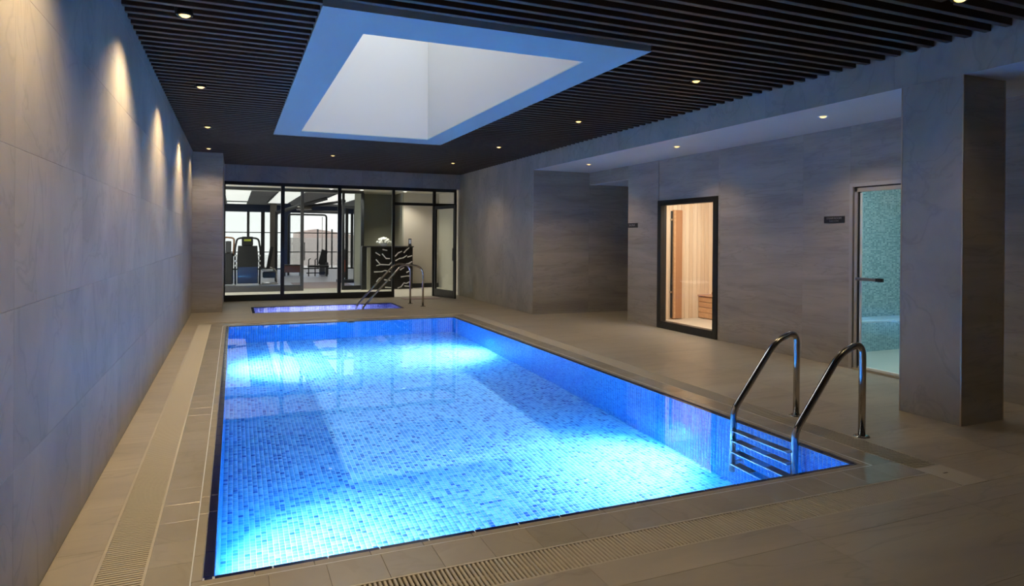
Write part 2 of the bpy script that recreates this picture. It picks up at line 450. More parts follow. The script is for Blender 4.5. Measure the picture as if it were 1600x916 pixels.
panels('panel', wc, 'X', XR2, -1, (YN, YF), (0, ZB), 1.55, 2.9, 6.30, 0, M_wallh,
       holes=[(SA[0], SA[1], -1, SA[3]), (ST[0], ST[1], -1, ST[3]), (10.35, YF + 1, -1, 2.615)], gap=.0012)
b = MB().box(XR2 + .16, 9.3, 10.35, YF, 2.615, 2.75).box(XR2 + .01, XR2 + .16, 10.352, YF, 2.605, 2.615)
struct('ceiling_passage', b, M_soffit, 'lowered pale soffit of the passage past the sauna', 'ceiling')
b = MB().box(XR2 + .16, 9.3, 10.30, 10.35, -.1, 2.7).box(9.2, 9.3, 10.35, YF, -.1, 2.7)
struct('wall_passage', b, M_wallh, 'side wall of the passage beside the sauna')
# column
b = MB().box(XR + TH, XC1 - TH, YC0 + TH, YC1 - TH, 0, ZB + .02)
col = struct('column', b, M_joint, 'square stone column standing at the right of the pool deck', 'column')
panels('panel', col, 'X', XR, -1, (YC0 + .012, YC1 - .012), (0, ZB), 2, 2.9, YC0 + .012, 0, M_wall, gap=.001)
panels('panel', col, 'Y', YC0, -1, (XR + .012, XC1 - .012), (0, ZB), 2, 2.9, XR + .012, 0, M_wallh, gap=.001)
panels('panel', col, 'X', XC1, 1, (YC0 + .012, YC1 - .012), (0, ZB), 2, 2.9, YC0 + .012, 0, M_wallh, gap=.001)
panels('panel', col, 'Y', YC1, 1, (XR + .012, XC1 - .012), (0, ZB), 2, 2.9, XR + .012, 0, M_wallh, gap=.001)
for (x, y) in ((XR + .0055, YC0 + .0055), (XR + .0055, YC1 - .0055), (XC1 - .0055, YC0 + .0055), (XC1 - .0055, YC1 - .0055)):
    MB().bbox(x - .007, x + .007, y - .007, y + .007, 0, ZB, .002).build('corner_trim', M_trim, col)

# ------------------------------------------------------------------ ceiling: black slats under a black void
b = MB()
for q in rect_minus((XL - .1, XR + .3, YN, YB + .15), (SX0 + .1, SX1 - .1, SY0 + .1, SY1 - .1)): b.box(q[0], q[1], q[2], q[3], 3.36, 3.5)
ceil = struct('ceiling', b, M_void, 'dark ceiling of black slats running across the room', 'ceiling')
PITCH_S = .151; SW, SH = .048, .085
DL = [(-.35, 2.92), (-.35, .37), (-.35, 5.47), (-.35, 8.02), (-.38, 10.9), (-.45, 13.56), (1.82, 13.6), (4.41, 13.79), (4.38, 11.0), (4.43, 8.12), (4.40, 5.54), (4.53, 2.93)]  # second entry is an unseen lamp added behind the camera for brightness
def slat(x0, x1, y):
    w = round(x1 - x0, 3); key = ('slat', w)
    if key not in _pm: _pm[key] = MB().bbox(-w / 2, w / 2, 0, SW, 0, SH, .003).mesh('slat', M_black_slat)
    inst('slat', _pm[key], ceil, ((x0 + x1) / 2, y, ZC))
y = 3.125 - 32 * PITCH_S
while y < YB - .06:
    if y > YN + .05:
        segs = [(XL + .01, XR - .012)]
        if y + SW > SY0 - .004 and y < SY1 + .004: segs = [(XL + .01, SX0 - .002), (SX1 + .002, XR - .012)]
        for (dx, dy) in DL:
            if y - .052 < dy < y + SW + .052:
                segs = [t for s_ in segs for t in (((s_[0], dx - .062), (dx + .062, s_[1])) if s_[0] < dx < s_[1] else (s_,))]
        for s_ in segs: slat(s_[0], s_[1], y)
    y += PITCH_S

# skylight: flush plaster border, deep shaft, glazed top
b = MB()
for q in rect_minus((SX0, SX1, SY0, SY1), (TX0, TX1, TY0, TY1)): b.box(q[0], q[1], q[2], q[3], ZC - .012, ZC)
sky = tag(b.build('window_1', M_bplaster), 'large rectangular skylight with a flat plaster border in the slatted ceiling', 'skylight', kind='structure')
ZT = 5.9
b = MB()
for q in rect_minus((SX0 + .001, SX1 - .001, SY0 + .001, SY1 - .001), (TX0 - .11, TX1 + .11, TY0 - .11, TY1 + .11)): b.box(q[0], q[1], q[2], q[3], ZC + .0005, 3.36)
b.build('upstand', M_bplaster, sky)
b = MB().box(TX0 - .12, TX0, TY0 - .12, TY1 + .12, ZC, ZT).box(TX1, TX1 + .12, TY0 - .12, TY1 + .12, ZC, ZT)
b.box(TX0, TX1, TY0 - .12, TY0, ZC, ZT).box(TX0, TX1, TY1, TY1 + .12, ZC, ZT)
b.build('shaft', mat('shaft_plaster', (.60, .60, .59), .6), sky)
b = MB()
for k in range(4):
    yy = TY0 + (TY1 - TY0) * k / 3; b.box(TX0 - .1, TX1 + .1, yy - .03, yy + .03, ZT, ZT + .08)
b.box(TX0 - .1, TX0 + .02, TY0 - .1, TY1 + .1, ZT, ZT + .08).box(TX1 - .02, TX1 + .1, TY0 - .1, TY1 + .1, ZT, ZT + .08)
b.build('frame', M_plaster, sky)
for k in range(3):
    ya = TY0 + (TY1 - TY0) * k / 3 + .03; yb = TY0 + (TY1 - TY0) * (k + 1) / 3 - .03
    MB().box(TX0 + .02, TX1 - .02, ya, yb, ZT + .04, ZT + .05).build('pane', M_glass, sky)

# ------------------------------------------------------------------ downlights
def downlight(x, y, z, label, group, cfg, white=False, r=.042, col_=WARM):
    w, cone, spill = cfg
    t = thing('downlight', (x, y, z), label, 'light', group)
    MB().lathe([(r, .006), (r, -.004), (r + .013, -.004), (r + .016, .0), (r + .014, .05), (r, .05)], (0, 0, 0), 20).build('ring', M_plaster if white else M_black, t)
    MB().lathe([(0, -.018), (r * .5, -.014), (r * .85, -.004), (r, .004)], (0, 0, 0), 20).build('lens', M_emit_cor if col_ != WARM else M_emit_warm, t)
    light('downlight_beam', 'SPOT', (x, y, z - .012), w, (1.0, .70, .32) if cone == 108 else col_, (x, y, 0), spot_size=math.radians(cone), spot_blend=.85, shadow_soft_size=.03)
    light('downlight_spill', 'SPOT', (x, y, z - .012), w * spill, col_, (x, y, 0), spot_size=math.radians(126), spot_blend=.6, shadow_soft_size=.05)
    return t
dl_labels = ['warm downlight over the left deck just above the viewpoint', 'added unseen warm downlight behind the viewpoint at left','bright warm downlight over the left deck, nearest the camera', 'warm downlight over the left deck, second from the camera',
             'warm downlight over the left deck, third from the camera', 'small downlight just in front of the far left stone pier',
             'small downlight above the middle of the spa pool', 'small downlight near the far right ceiling corner',
             'warm downlight between skylight corner and right wall, near the far end', 'warm downlight right of the middle of the skylight',
             'bright warm downlight right of the near skylight corner', 'warm downlight cut by the top edge of the picture at right']
for (x, y), l in zip(DL, dl_labels):
    downlight(x, y, ZC, l, 'warm downlights in the slatted ceiling', (SPOT_W * 3.2, 108, SPILL * 1.25) if x < 0 and 2 < y < 12 else (SPOT_W * (.55 if y < 4 and x > 0 else 1), 120, SPILL))
for (x, y), l in zip([(5.92, 10.45), (5.93, 7.89), (5.92, 5.30)],
                     ['small downlight in the pale soffit by the far stone wall', 'downlight in the pale soffit above the sauna window', 'downlight in the pale soffit before the steam door']):
    downlight(x, y, ZB, l, 'downlights in the recess soffit', (RECESS_W, 120, SPILL), True, .042)

# ------------------------------------------------------------------ pool
IX0, IX1, IY0, IY1 = PX0 + .045, PX1 - .045, PY0 + .045, PY1 - .045     # inner faces
def zf(y): return -1.45 - .031 * (y - 3.2)
pool = thing('swimming_pool', (1.89, 7.5, 0), 'long rectangular pool lined with blue mosaic and lit from under water', 'pool')
PO = Vector(pool.location)
def pbuild(b, name, m, kind=None):
    b.v = [tuple(Vector(q) - PO) for q in b.v]
    o = b.build(name, m, pool)
    if kind: o['kind'] = kind
    return o
g = .004
b = MB()
b.v += [(IX0 - g, IY0 - g, zf(IY0)), (IX1 + g, IY0 - g, zf(IY0)), (IX1 + g, IY1 + g, zf(IY1)), (IX0 - g, IY1 + g, zf(IY1))]
b.f.append((0, 1, 2, 3)); b.sm.append(False)
b.box(IX0 - .1, IX0 - g, IY0 - .1, IY1 + .1, -1.9, -.022).box(IX1 + g, IX1 + .1, IY0 - .1, IY1 + .1, -1.9, -.022)
b.box(IX0 - g, IX1 + g, IY0 - .1, IY0 - g, -1.9, -.022).box(IX0 - g, IX1 + g, IY1 + g, IY1 + .1, -1.9, -.022)
pbuild(b, 'basin', M_grout)

def mosaic_mesh(name, orig, U, V, N, nu, nv, pu, pv, jt, h, m, shade, parent, offset=(0, 0, 0), clip=None):
    """a field of little raised tiles as one mesh: origin, unit vectors, counts, pitches, joint width, relief"""
    o = np.array(orig, float) - np.array(offset, float); U = np.array(U, float); V = np.array(V, float); N = np.array(N, float)
    i, j = np.meshgrid(np.arange(nu), np.arange(nv), indexing='ij'); i = i.ravel(); j = j.ravel()
    if clip is not None:
        k = clip(i, j); i = i[k]; j = j[k]
    n = len(i)
    c = o + np.outer((i + .5) * pu, U) + np.outer((j + .5) * pv, V)
    a, bb_ = (pu - jt) / 2, (pv - jt) / 2; e = min(.002, a * .3)
    vs = []
    for (ww, hh, dz) in ((a, bb_, -h), (a - e, bb_ - e, 0)):
        for (su, sv) in ((-1, -1), (1, -1), (1, 1), (-1, 1)):
            vs.append(c + su * ww * U + sv * hh * V + (h + dz) * N * (1 if dz == 0 else 0))
    verts = np.stack(vs, 1).reshape(-1, 3)
    basei = (np.arange(n) * 8)[:, None]
    quads = np.array([[4, 5, 6, 7], [0, 1, 5, 4], [1, 2, 6, 5], [2, 3, 7, 6], [3, 0, 4, 7]])
    f = (basei[:, :, None] + quads[None]).reshape(-1, 4)
    if np.dot(np.cross(U, V), N) < 0: f = f[:, ::-1]
    me = bpy.data.meshes.new(name)
    me.vertices.add(len(verts)); me.vertices.foreach_set('co', verts.ravel())
    me.loops.add(f.size); me.loops.foreach_set('vertex_index', f.ravel().astype(np.int32))
    me.polygons.add(len(f)); me.polygons.foreach_set('loop_start', np.arange(0, f.size, 4, dtype=np.int32))
    try: me.polygons.foreach_set('loop_total', np.full(len(f), 4, dtype=np.int32))
    except Exception: pass
    me.update(calc_edges=True)
    at = me.attributes.new('shade', 'FLOAT', 'FACE'); at.data.foreach_set('value', np.repeat(shade(n), 5).astype(np.float32))
    me.materials.append(m)
    ob = bpy.data.objects.new(name, me); C.objects.link(ob); ob.parent = parent; ob['kind'] = 'stuff'
    return ob
P = .0372; JT = .0045; RL = .003
def sh_floor(n):
    return np.clip(rng.beta(1.4, 1.1, n) - (rng.rand(n) < .08) * .5, 0, 1)
sl = -.031; Lf = math.hypot(1, sl)
nu = int((IX1 - IX0) / P); nv = int((IY1 - IY0) * Lf / P)
pu = (IX1 - IX0) / nu; pv = (IY1 - IY0) * Lf / nv
mosaic_mesh('floor_mosaic', (IX0, IY0, zf(IY0)), (1, 0, 0), (0, 1 / Lf, sl / Lf), (0, -sl / Lf, 1 / Lf), nu, nv, pu, pv, JT, RL, M_mos, sh_floor, pool, PO)
nz = int(1.72 / P)
def below(ax):
    def f(i, j):
        yc = {'L': IY0 + (i + .5) * pv}.get(ax, np.full(len(i), IY0 if ax == 'N' else IY1))
        return (-.022 - (j + 1) * P) > (-1.45 - .031 * (yc - 3.2)) - .03
    return f
mosaic_mesh('wall_mosaic', (IX0, IY0, -.022), (0, 1, 0), (0, 0, -1), (1, 0, 0), nv, nz, (IY1 - IY0) / nv, P, JT, RL, M_mos_wall, lambda n: rng.beta(2, 2, n), pool, PO, below('L'))
mosaic_mesh('wall_mosaic', (IX1, IY0, -.022), (0, 1, 0), (0, 0, -1), (-1, 0, 0), nv, nz, (IY1 - IY0) / nv, P, JT, RL, M_mos_wall, lambda n: rng.beta(2, 2, n), pool, PO, below('L'))
mosaic_mesh('wall_mosaic', (IX0, IY0, -.022), (1, 0, 0), (0, 0, -1), (0, 1, 0), nu, nz, pu, P, JT, RL, M_mos_wall, lambda n: rng.beta(2, 2, n), pool, PO, below('N'))
mosaic_mesh('wall_mosaic', (IX0, IY1, -.022), (1, 0, 0), (0, 0, -1), (0, -1, 0), nu, nz, pu, P, JT, RL, M_mos_wall, lambda n: rng.beta(2, 2, n), pool, PO, below('F'))

# navy border tiles on the lip, pale joints between, then coping
b = MB()
for q in rect_minus((PX0 - .03, PX1 + .03, PY0 - .03, PY1 + .03), (IX0, IX1, IY0, IY1)): b.box(q[0], q[1], q[2], q[3], -.2, -.0145)
pbuild(b, 'lip', M_white_joint)
def row(name, x0, x1, y0, y1, along, pitch, z, th, m, gap, phase=0.0):
    L = (x1 - x0) if along == 'X' else (y1 - y0); n = max(1, round(L / pitch)); p = L / n
    key = (name, along, round(p, 4), round(x1 - x0 if along == 'Y' else y1 - y0, 4), m.name)
    if key not in _pm:
        w = (p - gap) / 2
        if along == 'X': _pm[key] = MB().bbox(-w, w, -(y1 - y0) / 2, (y1 - y0) / 2, -th, 0, .0012).mesh(name, m)
        else: _pm[key] = MB().bbox(-(x1 - x0) / 2, (x1 - x0) / 2, -w, w, -th, 0, .0012).mesh(name, m)
    for k in range(n):
        if along == 'X': c = (x0 + (k + .5) * p, (y0 + y1) / 2, z)
        else: c = ((x0 + x1) / 2, y0 + (k + .5) * p, z)
        inst(name, _pm[key], pool, Vector(c) - PO)
W = .044
row('border_tile', IX0, IX1, PY0, PY0 + W, 'X', .25, -.010, .012, M_border, .007)
row('border_tile', IX0, IX1, PY1 - W, PY1, 'X', .25, -.010, .012, M_border, .007)
row('border_tile', PX0, PX0 + W, IY0, IY1, 'Y', .25, -.010, .012, M_border, .007)
row('border_tile', PX1 - W, PX1, IY0, IY1, 'Y', .25, -.010, .012, M_border, .007)
for cx in (PX0, PX1 - W):
    for cyy in (PY0, PY1 - W): row('border_tile', cx, cx + W, cyy, cyy + W, 'X', .25, -.010, .012, M_border, .012)
E_ = .045
row('edge_tile', PX0 - E_, PX1 + E_, PY0 - E_, PY0 - .002, 'X', .25, -.001, .02, M_cope, .003)
row('edge_tile', PX0 - E_, PX1 + E_, PY1 + .002, PY1 + E_, 'X', .25, -.001, .02, M_cope, .003)
row('edge_tile', PX0 - E_, PX0 - .002, PY0, PY1, 'Y', .25, -.001, .02, M_cope, .003)
row('edge_tile', PX1 + .002, PX1 + E_, PY0, PY1, 'Y', .25, -.001, .02, M_cope, .003)
E2 = E_ + .006
b = MB()
for q in rect_minus((PX0 - E2, PX1 + E2, PY0 - E2, PY1 + E2), (PX0 - E_, PX1 + E_, PY0 - E_, PY1 + E_)): b.box(q[0], q[1], q[2], q[3], -.02, -.0012)
pbuild(b, 'joint', M_white_joint)
row('coping_tile', DR[1], DR[2], DR[5], PY0 - E2, 'X', .25, 0, TH, M_cope, .0014)
row('coping_tile', DR[1], DR[2], PY1 + E2, DR[6], 'X', .25, 0, TH, M_cope, .0014)
row('coping_tile', DR[1], PX0 - E2, PY0 - E2, PY1 + E2, 'Y', .25, 0, TH, M_cope, .0014)
row('coping_tile', PX1 + E2, DR[2], PY0 - E2, PY1 + E2, 'Y', .25, 0, TH, M_cope, .0014)
# inlet on the far wall
MB().lathe([(0, .012), (.05, .012), (.07, .004), (.075, 0)], (0, 0, 0), 20).build('inlet', M_darkgrey, pool, Vector((1.93, IY1 - .004, -.07)) - PO).rotation_euler = (PI / 2, 0, 0)

b = MB(); zw = -.0125
b.v = [(IX0 - .001, IY0 - .001, zw), (IX1 + .001, IY0 - .001, zw), (IX1 + .001, IY1 + .001, zw), (IX0 - .001, IY1 + .001, zw)]; b.f = [(0, 1, 2, 3)]; b.sm = [False]
tag(b.build('pool_water', M_water), 'still clear water filling the long blue pool', 'water', kind='stuff')
for o in list(pool.children): o.cycles.is_caustics_receiver = True
bpy.data.objects['pool_water'].cycles.is_caustics_caster = True
bpy.data.objects['pool_water'].data.polygons[0].use_smooth = True

# ------------------------------------------------------------------ drain gratings
SP = .0215
def grating(label, x0, x1, y0, y1, along, nparts, near_end):
    t = thing('drain_grating', ((x0 + x1) / 2, (y0 + y1) / 2, 0), label, 'drain')
    O = Vector(t.location); L = (x1 - x0) if along == 'X' else (y1 - y0); w = (y1 - y0) if along == 'X' else (x1 - x0)
    rim = .012; n = int(L / SP); p = L / n
    b = MB()
    if along == 'X':
        b.box(-L / 2, L / 2, -w / 2, -w / 2 + rim, -.03, 0).box(-L / 2, L / 2, w / 2 - rim, w / 2, -.03, 0).box(-L / 2, L / 2, -.006, .006, -.03, -.012)
        sm = MB().bbox(-p * .28, p * .28, -w / 2 + rim - .001, w / 2 - rim + .001, -.014, -.001, .002)
    else:
        b.box(-w / 2, -w / 2 + rim, -L / 2, L / 2, -.03, 0).box(w / 2 - rim, w / 2, -L / 2, L / 2, -.03, 0).box(-.006, .006, -L / 2, L / 2, -.03, -.012)
        sm = MB().bbox(-w / 2 + rim - .001, w / 2 - rim + .001, -p * .28, p * .28, -.014, -.001, .002)
    b.build('rim', M_grate, t)
    me = sm.mesh('slat', M_grate); rest = MB()
    for k in range(n):
        c = -L / 2 + (k + .5) * p; loc = (c, 0, 0) if along == 'X' else (0, c, 0)
        if k < nparts: inst('slat', me, t, loc)
        else:
            nb = len(rest.v); rest.v += [(v[0] + loc[0], v[1] + loc[1], v[2]) for v in sm.v]; rest.f += [tuple(nb + i for i in q) for q in sm.f]; rest.sm += sm.sm
    if rest.v: rest.build('slat_run', M_grate, t)['kind'] = 'stuff'
    MB().box(*((-L / 2, L / 2, -w / 2, w / 2) if along == 'X' else (-w / 2, w / 2, -L / 2, L / 2)), -.09, -.06).build('channel', M_chan, t)
    return t
CS = .20   # plain corner piece at the near right
grating('cream slotted drain grating along the near end of the pool', DR[0], DR[2] - .0, DR[4], DR[5], 'X', 300, 0)
grating('cream slotted drain grating along the left side of the pool', DR[0], DR[1], DR[5], DR[6], 'Y', 300, 0)
grating('cream slotted drain grating along the right side under the ladder', DR[2], DR[3], DR[5] + .08, DR[6], 'Y', 300, 0)
grating('cream slotted drain grating between long pool and spa pool', DR[0], DR[3], DR[6], DR[7], 'X', 0, 0)
t = thing('drain_cover', (DR[2], DR[4], 0), 'plain cream corner cover where the near and right drain gratings meet', 'drain')
MB().bbox(.002, .24, .002, .318, -.03, .001, .002).build('plate', M_grate, t)
MB().bbox(.10, .14, .19, .20, .0005, .0016, .0003).build('slot', M_chan, t)

# ------------------------------------------------------------------ spa pool
spa = thing('spa_pool', (1.85, 14.4, 0), 'small shallow lavender mosaic spa pool before the glazing', 'pool')
SO = Vector(spa.location)
b = MB()
zsp = -.8
b.box(SPX0 - .06, SPX1 + .06, SPY0 - .06, SPY1 + .06, zsp - .1, zsp)
b.box(SPX0 - .06, SPX0 - .004, SPY0 - .06, SPY1 + .06, zsp, -.02).box(SPX1 + .004, SPX1 + .06, SPY0 - .06, SPY1 + .06, zsp, -.02)
b.box(SPX0, SPX1, SPY0 - .06, SPY0 - .004, zsp, -.02).box(SPX0, SPX1, SPY1 + .004, SPY1 + .06, zsp, -.02)
b.v = [tuple(Vector(q) - SO) for q in b.v]; b.build('basin', M_grout, spa)
P2 = .05
nu2, nv2, nz2 = int((SPX1 - SPX0) / P2), int((SPY1 - SPY0) / P2), 15
un = lambda n: rng.rand(n)
mosaic_mesh('floor_mosaic', (SPX0, SPY0, zsp), (1, 0, 0), (0, 1, 0), (0, 0, 1), nu2, nv2, (SPX1 - SPX0) / nu2, (SPY1 - SPY0) / nv2, .006, .003, M_mos_sp, un, spa, SO)
mosaic_mesh('wall_mosaic', (SPX0, SPY1, -.03), (1, 0, 0), (0, 0, -1), (0, -1, 0), nu2, nz2, (SPX1 - SPX0) / nu2, P2, .006, .003, M_mos_sp, un, spa, SO)
mosaic_mesh('wall_mosaic', (SPX0, SPY0, -.03), (1, 0, 0), (0, 0, -1), (0, 1, 0), nu2, nz2, (SPX1 - SPX0) / nu2, P2, .006, .003, M_mos_sp, un, spa, SO)
mosaic_mesh('wall_mosaic', (SPX0, SPY0, -.03), (0, 1, 0), (0, 0, -1), (1, 0, 0), nv2, nz2, (SPY1 - SPY0) / nv2, P2, .006, .003, M_mos_sp, un, spa, SO)
mosaic_mesh('wall_mosaic', (SPX1, SPY0, -.03), (0, 1, 0), (0, 0, -1), (-1, 0, 0), nv2, nz2, (SPY1 - SPY0) / nv2, P2, .006, .003, M_mos_sp, un, spa, SO)
b = MB()
for q in rect_minus((SPX0 - .018, SPX1 + .018, SPY0 - .018, SPY1 + .018), (SPX0 + .03, SPX1 - .03, SPY0 + .03, SPY1 - .03)): b.box(q[0], q[1], q[2], q[3], -.03, -.004)
b.v = [tuple(Vector(q) - SO) for q in b.v]; b.build('lip', M_border, spa)
b = MB(); zw = -.012
b.v = [(SPX0 + .03, SPY0 + .03, zw), (SPX1 - .03, SPY0 + .03, zw), (SPX1 - .03, SPY1 - .03, zw), (SPX0 + .03, SPY1 - .03, zw)]; b.f = [(0, 1, 2, 3)]; b.sm = [False]
tag(b.build('spa_water', M_water), 'still water in the small spa pool before the glazing', 'water', kind='stuff')

# ------------------------------------------------------------------ ladder
def smooth(pts, rads, n=7):
    """polyline with rounded corners"""
    P_ = [Vector(p) for p in pts]; out = [P_[0]]
    for i in range(1, len(P_) - 1):
        a = (P_[i - 1] - P_[i]); c = (P_[i + 1] - P_[i]); r = rads[i - 1]
        d = min(r, a.length * .49, c.length * .49); p0 = P_[i] + a.normalized() * d; p2 = P_[i] + c.normalized() * d
        for k in range(n + 1):
            q = k / n; out.append((1 - q) ** 2 * p0 + 2 * q * (1 - q) * P_[i] + q * q * p2)
    out.append(P_[-1]); return out
lad = thing('pool_ladder', (4.44, 3.92, 0), 'polished steel pool ladder with two looped handrails and four treads', 'ladder')
LO = Vector(lad.location)
def lp(*p): return tuple(Vector(p) - LO)
for yy, lab in ((4.24, None), (3.60, None)):
    pts = [(4.452, yy, 0), (4.452, yy, .50), (4.40, yy, .60), (4.285, yy, .665), (4.19, yy, .63), (3.785, yy, .12), (3.765, yy, -.06), (3.745, yy, -1.05)]
    pts = [(4.452, yy, .002), (4.455, yy, .735), (4.21, yy, .645), (3.772, yy, .11), (3.758, yy, -1.12)]
    P_ = smooth(pts, (.24, .10, .06)); 
    MB().tube([lp(*p) for p in P_], .026, 14).build('rail', M_steel, lad)
    MB().lathe([(.022, .012), (.045, .010), (.058, .004), (.060, 0)], lp(4.452, yy, 0), 20).build('foot_flange', M_steel, lad)
    for k in range(4):
        a = PI / 4 + k * PI / 2
        MB().lathe([(0, .012), (.006, .011), (.008, .006)], lp(4.452 + .045 * math.cos(a), yy + .045 * math.sin(a), 0), 8).build('bolt', M_steel, lad)
    MB().cyl(lp(3.75, yy, -.92), lp(3.86, yy, -.92), .014, 10).build('wall_stay', M_steel, lad)
for z in (-.13, -.39, -.66, -.93):
    b = MB(); b.bbox(*[c for c in (3.715 - LO.x, 3.80 - LO.x)], 3.62 - LO.y, 4.22 - LO.y, z - .012, z + .012, .004)
    tr = b.build('tread', M_steel, lad)
    b = MB()
    for (a0, a1) in ((3.66, 3.84), (4.00, 4.18)): b.bbox(3.722 - LO.x, 3.793 - LO.x, a0 - LO.y, a1 - LO.y, z + .012, z + .017, .002)
    b.build('grip_strip', M_darkgrey, tr)

# spa handrails
for (ex, ey, fx, fy, lab) in ((2.50, 14.62, 3.70, 14.68, 'steel handrail into the spa pool, the farther of two'), (2.50, 13.95, 3.82, 14.03, 'steel handrail into the spa pool, the nearer of two')):
    t = thing('handrail', (fx, fy, 0), lab, 'handrail', 'handrails of the spa pool'); HO = Vector(t.location)
    P_ = smooth([(fx, fy, .002), (fx, fy, .87), (3.36, (fy * .7 + ey * .3), .93), (ex, ey, .03), (ex - .03, ey, -.5)], (.20, .14, .06))
    MB().tube([tuple(p - HO) for p in P_], .022, 12).build('rail', M_steel, t)
    MB().lathe([(.022, .012), (.045, .010), (.058, .004), (.060, 0)], (0, 0, 0), 18).build('foot_flange', M_steel, t)

# ------------------------------------------------------------------ glazing at the far end
gz = thing('window_2', (0, YB, 0), 'wide black framed glass screen between pool and gym', 'glazing', kind='structure')
GD0, GD1 = .01, .07
b = MB().bbox(XP, XR - .08, GD0, GD1, 2.695, 2.775, .003); b.build('head', M_frame, gz)
MB().bbox(XP, 3.72, GD0, GD1, 0, .145, .003).build('bottom_rail', M_frame, gz)
MB().bbox(4.76, XR - .08, GD0, GD1, 0, .10, .003).build('bottom_rail', M_frame, gz)
MX = [(-.205, .035), (1.055, .085), (2.37, .08), (3.70, .065), (4.765, .075), (5.335, .06)]
for x, w in MX: MB().bbox(x - w / 2, x + w / 2, GD0 - .01, GD1, .0, 2.70, .003).build('mullion', M_frame, gz)
MB().bbox(3.73, 4.73, GD0, GD1, 2.325, 2.395, .003).build('transom', M_frame, gz)
MB().bbox(4.80, 5.31, GD0, GD1, 2.325, 2.395, .003).build('transom', M_frame, gz)
for x0, x1, z0, z1 in ((-.19, 1.01, .145, 2.695), (1.10, 2.33, .145, 2.695), (2.41, 3.67, .145, 2.695), (3.73, 4.73, 2.395, 2.695), (4.80, 5.305, 2.395, 2.695), (4.80, 5.305, .10, 2.325)):
    MB().box(x0, x1, .035, .043, z0, z1).build('pane', M_glass, gz)
# pale sill behind the bottom rail is the corridor floor. open door leaf:
d1 = thing('door_1', (4.775, YB - .02, 0), 'open black framed glass door leaf swung out towards the pool', 'door', kind='structure')
ang = math.atan2(-1.06, .235); d1.rotation_euler = (0, 0, ang)
DWd = 1.06
MB().bbox(0, .075, -.022, .022, .012, 2.32, .003).build('stile', M_frame, d1)
MB().bbox(DWd - .095, DWd, -.022, .022, .012, 2.32, .003).build('stile', M_frame, d1)
MB().bbox(.075, DWd - .095, -.022, .022, 2.235, 2.32, .003).build('rail', M_frame, d1)
MB().bbox(.075, DWd - .095, -.022, .022, .012, .20, .003).build('rail', M_frame, d1)
MB().box(.075, DWd - .095, -.004, .004, .20, 2.235).build('pane', M_glass, d1)
MB().tube([(DWd - .05, -.022, .95), (DWd - .05, -.06, .95), (DWd - .05, -.06, 1.25), (DWd - .05, -.022, 1.25)], .010, 8).build('handle', M_frame, d1)

# floor mat in the door opening
tag(MB().bbox(3.80, 4.72, 15.62, 15.98, 0, .012, .004).build('door_mat', M_rug), 'thin brown mat on the deck before the glass door', 'mat')

# ------------------------------------------------------------------ corridor behind the glazing
YG = 19.1
b = MB().box(XL - .3, 7.2, YB + .001, 19.9, -.02, 0.002)
struct('floor_corridor', b, M_cream, 'pale floor of the corridor behind the glazing', 'floor')
b = MB().box(XL - .3, 7.2, YB + .16, 20.6, 2.84, 3.0)
struct('ceiling_corridor', b, M_cream, 'cream ceiling of the corridor behind the glazing', 'ceiling')
b = MB().box(3.42, 4.66, 20.45, 20.6, 0, 2.84).box(3.42, 3.47, YG + .15, 20.45, 0, 2.84).box(4.62, 4.66, 19.35, 20.45, 0, 2.84)
struct('wall_olive', b, M_olive, 'olive painted wall behind the marble desk')
b = MB().box(4.66, 7.2, 19.35, 19.5, 0, 2.84).box(5.75, 5.9, YB + .16, 19.35, 0, 2.84).box(XR + .3, 5.9, YB - .2, YB + .16, 0, 2.84)
wbg = struct('wall_beige', b, M_beige, 'beige painted wall at the right end of the corridor')
MB().box(4.66, 5.75, 19.335, 19.35, .0, .13).build('skirting', M_frame, wbg)
for x, l in ((2.47, 'ceiling lamp of the corridor above the gym opening'), (3.31, 'bright ceiling lamp of the corridor left of the desk'), (4.55, 'bright ceiling lamp of the corridor above the desk end')):
    downlight(x, 18.75, 2.84, l, 'ceiling lamps of the corridor', (115, 130, .6), True, .06, (1, .93, .78))

# gym partition
gp = thing('window_3', (0, YG, 0), 'black framed gym partition behind the corridor with a wide opening', 'glazing', kind='structure')
MB().bbox(XL - .2, 3.42, 0, .08, 2.76, 2.84, .003).build('head', M_frame, gp)
MB().bbox(-.26, 1.72, 0, .06, 0.0, .17, .003).build('bottom_rail', M_darkgrey, gp)
for x, w in ((-.26, .06), (1.74, .085), (3.40, .09), (2.86, .07)): MB().bbox(x - w / 2, x + w / 2, -.01, .07, 0, 2.78, .003).build('mullion', M_darkgrey if x == 1.74 else M_frame, gp)
MB().box(-.23, 1.70, .03, .038, .17, 2.76).build('pane', M_glass, gp)
MB().box(2.90, 3.355, .03, .038, .05, 2.76).build('pane', M_glass, gp)
MB().bbox(2.86, 3.40, 0, .06, 0, .12, .003).build('bottom_rail', M_frame, gp)
MB().cyl((1.80, -.04, .85), (1.80, -.04, 1.35), .014, 8).build('handle', M_frame, gp)

